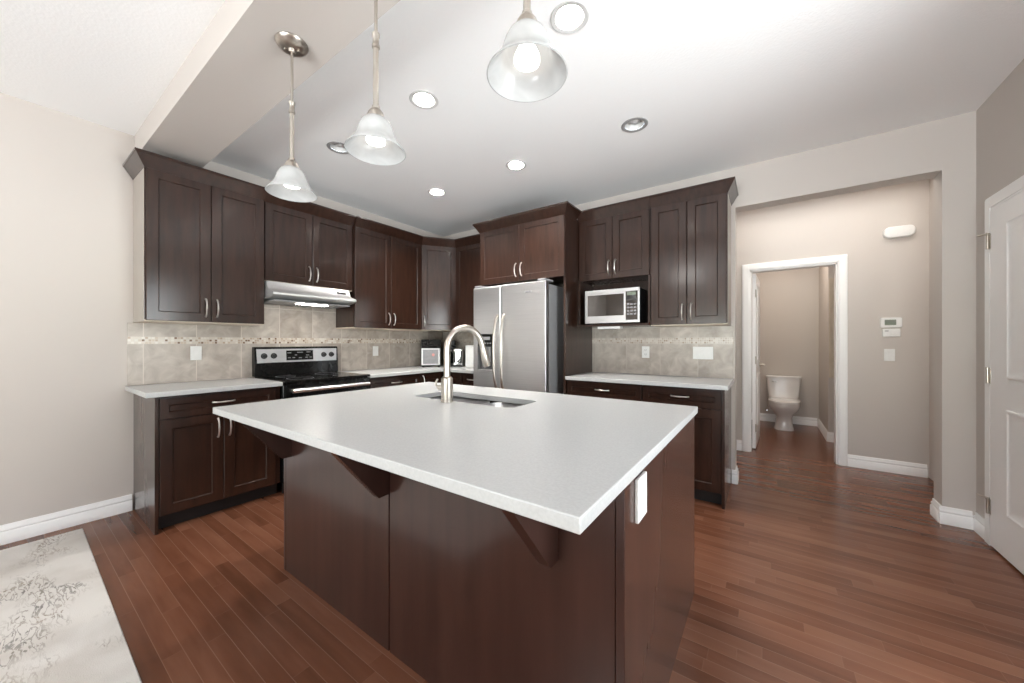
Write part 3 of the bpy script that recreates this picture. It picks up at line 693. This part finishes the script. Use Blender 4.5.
for x, z, a in ((-.10, 1.137, .018), (0, 1.14, .028), (.08, 1.142, .02), (-.10, 1.09, .012), (-.06, 1.09, .012), (0, 1.087, .014), (.06, 1.09, .012), (.1, 1.09, .012), (-.04, 1.115, .01), (.07, 1.112, .014)):
    p = on_guard(x, z, .0087); MB().box(p[0] - a, p[0] + a, p[1] - .0006, p[1], p[2] - .004, p[2] + .004).build('display_mark', 'grey_plastic', dp)
for x in (-.312, -.232, .232, .312):
    c = on_guard(x, 1.112, .0055); b = MB(); b.lathe([(.027, 0), (.025, -.006), (.020, -.008), (.018, -.026), (0, -.027)], c, 20, 'y')
    b.box(c[0] - .004, c[0] + .004, c[1] - .032, c[1] - .02, c[2] - .019, c[2] + .019, .002); b.build('knob', 'black_matte', r)
# range hood
r = thing('range_hood', 'slim stainless range hood under the short cabinet', 'range hood', (.0125, -2.035, 0), A)
w = .372
b = MB(); b.prism([(-.001, 1.763), (-.352, 1.763), (-.385, 1.700), (-.400, 1.690), (-.480, 1.664), (-.487, 1.655), (-.487, 1.640), (-.44, 1.622), (-.02, 1.602), (-.001, 1.602)], 0, -w, w)
b.build('shell', 'hood', r, bevel=.003)
b = MB(); b.box(-w + .03, w - .03, -.43, -.06, 1.590, 1.606, .008); b.build('filter', 'steel_dark', r)
MB().box(-.13, .13, -.405, -.33, 1.583, 1.5895, .002).build('light_cover', 'hood_lamp', r)
b = MB(); b.box(.235, .325, -.3795, -.371, 1.715, 1.733); b.build('switch_panel', 'black_matte', r)

# ------------------------------------------------------------------ fridge
r = thing('refrigerator', 'stainless side-by-side refrigerator with ice dispenser', 'refrigerator', (1.722, -.03, 0))
hw = .445
MB().box(-hw + .004, hw - .004, -.70, 0, .03, 1.79, .004).build('body', 'steel_dark', r)
MB().box(-hw + .01, hw - .01, -.72, -.701, .02, .105).build('kick_grille', 'black_matte', r)
xs = -.072
fz = MB(); ox0, ox1, oz0, oz1 = -.378, -.162, .935, 1.325
# freezer door built around the dispenser recess
def door_ring(b, x0, x1, z0, z1, y0, y1, hole=None):
    if not hole: b.box(x0, x1, y0, y1, z0, z1, .014, 3); return
    q0, q1, s0, s1 = hole
    out = rrect(x0, x1, z0, z1, .012, 3); inn = rrect(q0, q1, s0, s1, .012, 3)
    loops = []
    for y, o in ((y1, out), (y0 + .014, out), (y0 + .004, rrect(x0 + .004, x1 - .004, z0 + .004, z1 - .004, .012, 3)), (y0, rrect(x0 + .014, x1 - .014, z0 + .014, z1 - .014, .012, 3))):
        loops.append([b.b.verts.new((p[0], y, p[1])) for p in o])
    for a, c in zip(loops[:-1], loops[1:]):
        for i in range(len(a)):
            j = (i + 1) % len(a); b.b.faces.new((a[i], a[j], c[j], c[i]))
    b.b.faces.new(loops[0])
    iv = [b.b.verts.new((p[0], y0, p[1])) for p in inn]; ib = [b.b.verts.new((p[0], y0 + .05, p[1])) for p in inn]
    es = []
    for L_ in (loops[-1], iv):
        for i in range(len(L_)):
            e_ = b.b.edges.get((L_[i], L_[(i + 1) % len(L_)])) or b.b.edges.new((L_[i], L_[(i + 1) % len(L_)])); es.append(e_)
    bmesh.ops.triangle_fill(b.b, edges=es, use_beauty=True)
    for i in range(len(iv)):
        j = (i + 1) % len(iv); b.b.faces.new((iv[i], iv[j], ib[j], ib[i]))
    b.b.faces.new(ib)
door_ring(fz, -hw, xs - .004, .115, 1.815, -.77, -.703, (ox0, ox1, oz0, oz1))
fd = fz.build('freezer_door', 'steel', r, smooth=False)
dpn = MB().box(ox0 + .002, ox1 - .002, -.7725, -.722, 1.20, oz1 - .002, .004).build('dispenser_panel', 'black', fd)
b = MB()
b.box(ox0 + .002, ox1 - .002, -.727, -.7205, oz0 + .02, 1.198); b.build('dispenser_back', 'dispenser_grey', fd)
b = MB(); b.box(ox0 + .004, ox1 - .004, -.772, -.728, oz0 + .002, oz0 + .018, .004); b.build('drip_tray', 'steel', fd)
b = MB(); b.prism([(-.732, 1.19), (-.755, 1.19), (-.742, 1.03), (-.732, 1.03)], 0, -.31, -.23); b.build('dispenser_paddle', 'steel', fd, bevel=.003)
for i in range(5): MB().box(ox0 + .025 + i * .034, ox0 + .045 + i * .034, -.7736, -.7727, 1.222, 1.234).build('dispenser_button', 'grey_plastic', fd)
MB().box(ox0 + .05, ox1 - .05, -.7736, -.7727, 1.262, 1.295).build('dispenser_display', 'grey_plastic', fd)
rd = MB().box(xs + .004, hw, -.77, -.703, .115, 1.815, .008, 3).build('fridge_door', 'steel', r)
b = MB(); b.box(.222, .285, -.7718, -.7702, 1.715, 1.732, .0006, 1); b.build('nameplate', 'grey_plastic', rd)
for dd, x in ((fd, xs - .038), (rd, xs + .040)):
    pts = []
    for i in range(17):
        t = -1 + 2 * i / 16; pts.append((x + (.008 if x > xs else -.008) * (1 - t * t), -.772 - .062 * (1 - t ** 4) ** .8 if abs(t) < 1 else -.772, 1.13 + t * .385))
    MB().tube(pts, [.014] + [.0125] * 15 + [.014], 14, .8).build('handle', 'nickel', dd)
for x0, x1 in ((-hw + .01, -hw + .10), (hw - .10, hw - .01)): MB().box(x0, x1, -.76, -.60, 1.8165, 1.838, .008).build('hinge_cover', 'grey_plastic', r)

# ------------------------------------------------------------------ microwave and the slim box under its shelf
r = thing('microwave_oven', 'white and chrome countertop microwave on the open shelf', 'microwave', (2.65, -.06, 1.4125))
MB().box(-.262, .262, -.335, 0, .008, .322, .006).build('body', 'black', r)
for x in (-.22, .22):
    for y in (-.30, -.04): MB().cyl((x, y, 0), .012, .0078, 10).build('foot', 'black_matte', r)
fr = MB().box(-.262, .262, -.360, -.3355, .006, .324, .005).build('front_frame', 'steel', r)
M['mw_glass'] = mat('mirror_glass', (.22, .22, .22), .03, 1, noise=(4, (1, 1, 1), (.2, .2, .2), (.26, .26, .26)))
MB().box(-.232, .120, -.3625, -.3602, .075, .275, .001, 1).build('door_window', 'mw_glass', r)
MB().box(.138, .246, -.3625, -.3602, .03, .300, .001, 1).build('control_panel', 'mw_glass', r)
for i in range(4):
    for j in range(3): MB().box(.150 + j * .031, .172 + j * .031, -.3634, -.3626, .075 + i * .03, .090 + i * .03).build('key', 'grey_plastic', r)
MB().box(.152, .232, -.3634, -.3626, .255, .285).build('clock_display', 'lcd', r)
MB().box(-.258, .258, -.3665, -.3602, .29, .318, .002, 1).build('door_handle', 'steel', r)
r = tag(MB().box(2.505, 2.725, -.39, -.30, 1.366, 1.388, .004).build('under_cabinet_light', 'plastic'), 'slim white box fixed under the microwave shelf', 'light')

# ------------------------------------------------------------------ small appliances in the corner
r = thing('air_fryer_oven', 'black and silver air fryer oven in the counter corner', 'air fryer', (.222, -.428, .9205), rad(46))
MB().box(-.125, .125, -.11, .11, .012, .355, .012, 3).build('body', 'black_matte', r)
for x in (-.10, .10):
    for y in (-.085, .085): MB().cyl((x, y, 0), .013, .0118, 10).build('foot', 'black_matte', r)
MB().box(-.118, .118, -.118, -.1105, .245, .347, .004).build('control_panel', 'black', r)
dr_ = MB().box(-.118, .118, -.121, -.1105, .022, .24, .004).build('door', 'steel', r)
MB().box(-.100, .090, -.1235, -.1212, .04, .222, .001, 1).build('door_window', 'grey_plastic', dr_)
MB().box(.094, .112, -.150, -.1215, .03, .235, .006).build('door_handle', 'print_white', dr_)
MB().cyl((.03, -.1236, .155), .018, -.0015, 18, 'y').build('indicator', 'print_red', dr_)
r = thing('coffee_maker', 'tall black coffee maker beside the air fryer', 'coffee maker', (.300, -.158, .9205), rad(40))
MB().box(-.075, .075, -.11, .085, 0, .035, .008).build('base', 'black_matte', r)
MB().box(-.075, .075, .02, .085, .0352, .27, .01).build('water_tank', 'black', r)
MB().box(-.077, .077, -.11, .085, .2705, .345, .015, 3).build('brew_head', 'black_matte', r)
b = MB(); b.lathe([(.045, .0352), (.056, .06), (.058, .11), (.044, .17), (.042, .185)], (0, -.045, 0), 28, cap=True); cr_ = b.build('carafe', 'black', r)
b = MB(); b.tube([(-.044, -.075, .165), (-.065, -.095, .16), (-.072, -.102, .12), (-.062, -.09, .08), (-.048, -.075, .07)], .008, 8); b.build('carafe_handle', 'black_matte', cr_)
r = thing('toaster', 'chrome toaster with black lever between coffee maker and white box', 'toaster', (.545, -.235, .9205), rad(34))
MB().box(-.066, .066, -.115, .115, .014, .245, .028, 4).build('body', 'chrome', r)
MB().box(-.060, .060, -.108, .108, 0, .0135, .003).build('base', 'black_matte', r)
for x in (-.026, .026): MB().box(x - .012, x + .012, -.085, .085, .2445, .2462).build('slot', 'black_matte', r)
MB().box(-.018, .018, -.138, -.1155, .155, .175, .005).build('lever', 'black_matte', r)
for x in (-.040, .040): MB().box(x - .012, x + .012, -.1175, -.1153, .05, .205, .001, 1).build('black_strip', 'black_matte', r)  # two upright black strips on the chrome front
MB().lathe([(.016, 0), (.014, -.014), (0, -.015)], (0, -.1153, .07), 16, 'y').build('dial', 'black_matte', r)
r = thing('storage_canister', 'plain white box-shaped canister next to the fridge', 'canister', (.715, -.200, .9205), rad(30))
MB().box(-.056, .056, -.075, .075, 0, .25, .006).build('body', 'plastic', r)
MB().box(-.0575, .0575, -.0765, .0765, .2505, .278, .006).build('lid', 'plastic', r)

# ------------------------------------------------------------------ pendants and downlights
def pendant(label, x):
    r = thing('pendant_light', label, 'pendant light', (x, -2.95, 2.5995), 0, 'three glass pendants over the island')
    b = MB(); b.lathe([(.066, 0), (.067, -.004), (.060, -.016), (.046, -.024), (.030, -.027), (.016, -.030), (.012, -.042), (0, -.042)], (0, 0, 0), 36)
    for s in (-.028, .028): b.lathe([(.006, -.024), (.006, -.032), (0, -.034)], (s * .7, s * .7, 0), 10)
    b.build('canopy', 'nickel', r)
    b = MB(); b.cyl((0, 0, -.285), .006, .245, 12); b.build('stem', 'nickel', r)
    b = MB(); b.lathe([(.0085, -.262), (.0135, -.266), (.0135, -.276), (.011, -.280), (.011, -.302), (.0135, -.306), (.0135, -.316), (.0095, -.320), (.0095, -.520), (.013, -.524), (.013, -.534)], (0, 0, 0), 16, cap=True); b.build('tube', 'nickel', r)
    b = MB(); b.lathe([(.012, -.532), (.018, -.536), (.026, -.548), (.030, -.562), (.033, -.572), (.030, -.573)], (0, 0, 0), 28, cap=True); b.build('socket_cap', 'nickel', r)
    prof = [(.026, -.566), (.038, -.571), (.048, -.581), (.056, -.596), (.062, -.614), (.067, -.630), (.073, -.643), (.082, -.656), (.092, -.668), (.1015, -.680), (.1025, -.683), (.0995, -.684)]
    inner = [(q - .0045, z - .0015) for q, z in prof[-3::-1]]
    b = MB(); b.lathe(prof + inner, (0, 0, 0), 48); b.build('glass_shade', 'shade', r)
    b = MB(); b.lathe([(.012, -.575), (.013, -.595), (.024, -.617), (.0325, -.637), (.0325, -.650), (.0, -.656)], (0, 0, 0), 24, cap=False); b.build('bulb', 'bulb', r)
    return r
P = pendant('bell-glass pendant light farthest left, hanging in front of the hood cabinet', 2.07)
dup(P, (2.705, -2.95, 2.5995), 'bell-glass pendant light in the middle of the three')
dup(P, (3.341, -2.95, 2.5995), 'bell-glass pendant light nearest the camera, large at the top edge')
def downlight(label, x, y, lit):
    r = thing('downlight', label, 'recessed light', (x, y, ZC), 0, 'six recessed kitchen ceiling lights')
    b = MB(); b.lathe([(.0655, .0005), (.088, -.0005), (.090, -.003), (.086, -.006), (.066, -.004), (.0645, .0005)], (0, 0, 0), 36); b.build('trim_ring', 'trim_white' if lit else 'nickel_grey', r)
    b = MB(); b.lathe([(.0640, .001), (.060, .006), (.052, .05), (.050, .085)], (0, 0, 0), 36); b.build('baffle', 'trim_white', r)
    b = MB(); b.lathe([(.0505, .0855), (.0495, .080), (.042, .062 if lit else .03), (.025, .048 if lit else .018), (.0, .044 if lit else .012)], (0, 0, 0), 28); b.build('lamp', lit or 'lens_off', r)
    b = MB(); b.lathe([(.0645, .001), (.064, .11), (.0, .112)], (0, 0, 0), 24); b.build('can', 'white_paint', r)
    return r
M['trim_white'] = mat('light_trim', (.62, .62, .61), .45, noise=(20, (1, 1, 1), (.6, .6, .59), (.64, .64, .63)))
M['nickel_grey'] = mat('satin_grey_trim', (.36, .36, .36), .4, .2, noise=(20, (1, 1, 1), (.33, .33, .33), (.39, .39, .39)))
downlight('lit recessed ceiling light deepest in the left rear corner', LX[0], LY[0], 'lamp_rear')
downlight('lit recessed ceiling light above the fridge doors', LX[1], LY[0], 'lamp_rear')
downlight('unlit grey-ringed ceiling light in front of the right wall cabinets', LX[2], LY[0], False)
downlight('unlit grey-ringed ceiling light beside the middle pendant shade', LX[0], LY[1], False)
downlight('lit recessed ceiling light just right of the middle pendant', LX[1], LY[1], 'lamp')
downlight('lit recessed ceiling light beside the nearest pendant at the top edge', LX[2], LY[1], 'lamp')

# ------------------------------------------------------------------ hall wall: chime, thermostats
r = thing('door_chime', 'white rounded door chime box high on the hall wall', 'door chime', (4.862, 1.1745, 2.278))
b = MB(); b.loft([[(p[0], y, p[1]) for p in rrect(-.105 + i, .105 - i, -.052 + i, .052 - i, .045 - i, 6)] for y, i in ((0, 0), (-.035, 0), (-.043, .006), (-.046, .016))]); b.build('cover', 'plastic', r)
b = MB()
for i in range(5): b.box(-.06, .06, -.0475, -.0462, -.022 + i * .011, -.019 + i * .011)
b.build('grille', 'plastic', r)
r = thing('thermostat', 'white thermostat with grey display on the hall wall', 'thermostat', (4.81, 1.1745, 1.425))
b = MB(); b.loft([[(p[0], y, p[1]) for p in rrect(-.073 + i, .073 - i, -.048 + i, .048 - i, .014, 4)] for y, i in ((0, 0), (-.022, 0), (-.027, .004))]); b.build('housing', 'plastic', r)
MB().box(-.045, .032, -.0285, -.0272, -.024, .028).build('display', 'lcd', r)
r = thing('humidity_control', 'small white dial control right below the thermostat display', 'thermostat', (4.812, 1.1745, 1.330))
MB().box(-.060, .060, -.024, 0, -.038, .038, .005).build('housing', 'plastic', r)
MB().lathe([(.022, -.0242), (.020, -.030), (0, -.031)], (.012, 0, 0), 20, 'y').build('dial', 'plastic', r)
MB().box(-.045, -.020, -.0255, -.0242, .012, .020).build('window', 'grey_plastic', r)

# ------------------------------------------------------------------ toilet
def sring(cx, cy_, a, b, z, k=32, e=2.4, front=0):
    out = []
    for i in range(k):
        t = 2 * math.pi * i / k; c, s = math.cos(t), math.sin(t)
        x = a * math.copysign(abs(c) ** (2 / e), c); y = b * math.copysign(abs(s) ** (2 / e), s)
        if s < 0: y *= (1 + front)
        out.append((cx + x, cy_ + y, z))
    return out
r = thing('toilet', 'white two-piece toilet seen through the washroom doorway', 'toilet', (4.05, 3.0, 0))
b = MB(); b.loft([sring(0, -.20, .118, .20, .001, e=3), sring(0, -.20, .112, .195, .03, e=3), sring(0, -.20, .096, .175, .10, e=2.8), sring(0, -.205, .094, .175, .17, e=2.6),
                  sring(0, -.21, .118, .20, .225, e=2.4), sring(0, -.22, .160, .238, .275, e=2.3), sring(0, -.225, .183, .262, .32, e=2.2), sring(0, -.225, .187, .268, .350, e=2.2), sring(0, -.225, .185, .265, .375, e=2.2)]); b.build('bowl', 'ceramic', r)
b = MB(); b.loft([sring(0, -.225, .188, .268, .3755, e=2.2), sring(0, -.225, .190, .272, .385, e=2.2), sring(0, -.225, .188, .268, .394, e=2.2)]); b.build('seat', 'ceramic', r)
b = MB(); b.loft([sring(0, -.222, .187, .266, .395, e=2.2), sring(0, -.222, .189, .270, .405, e=2.2), sring(0, -.222, .178, .25, .417, e=2.2)]); b.build('seat_lid', 'ceramic', r)
b = MB(); b.loft([[(p[0], p[1], z) for p in rrect(-w_, w_, -.02, .20, .035, 6)] for w_, z in ((.165, .378), (.180, .40), (.190, .50), (.205, .66), (.206, .70))]); tk = b.build('tank', 'ceramic', r)
b = MB(); b.loft([[(p[0], p[1], z) for p in rrect(-w_, w_, -.03 + i, .205 - i, .035, 6)] for w_, z, i in ((.212, .7005, 0), (.216, .71, -.002), (.216, .728, -.002), (.208, .738, .006))]); b.build('tank_lid', 'ceramic', r)
b = MB(); b.tube([(-.14, -.021, .655), (-.14, -.036, .655), (-.11, -.040, .650), (-.075, -.040, .645)], .006, 8); b.build('flush_lever', 'chrome', tk)
b = MB(); b.tube([(-.20, .205, .19), (-.20, .15, .19), (-.20, .12, .21), (-.18, .11, .30), (-.15, .10, .38)], .006, 8); b.lathe([(.016, 0), (.016, -.02), (.008, -.03)], (-.20, .14, .19), 12, 'y', True); b.build('supply_valve', 'chrome', r)

# ------------------------------------------------------------------ rug
o = MB().box(0, 2.3, -1.8, 0, .0005, .010, .003, 1).build('area_rug', 'rug'); o.location = (.135, -3.395, 0); o.rotation_euler = (0, 0, -.0135); tag(o, 'ivory distressed rug on the floor by the left wall', 'rug')
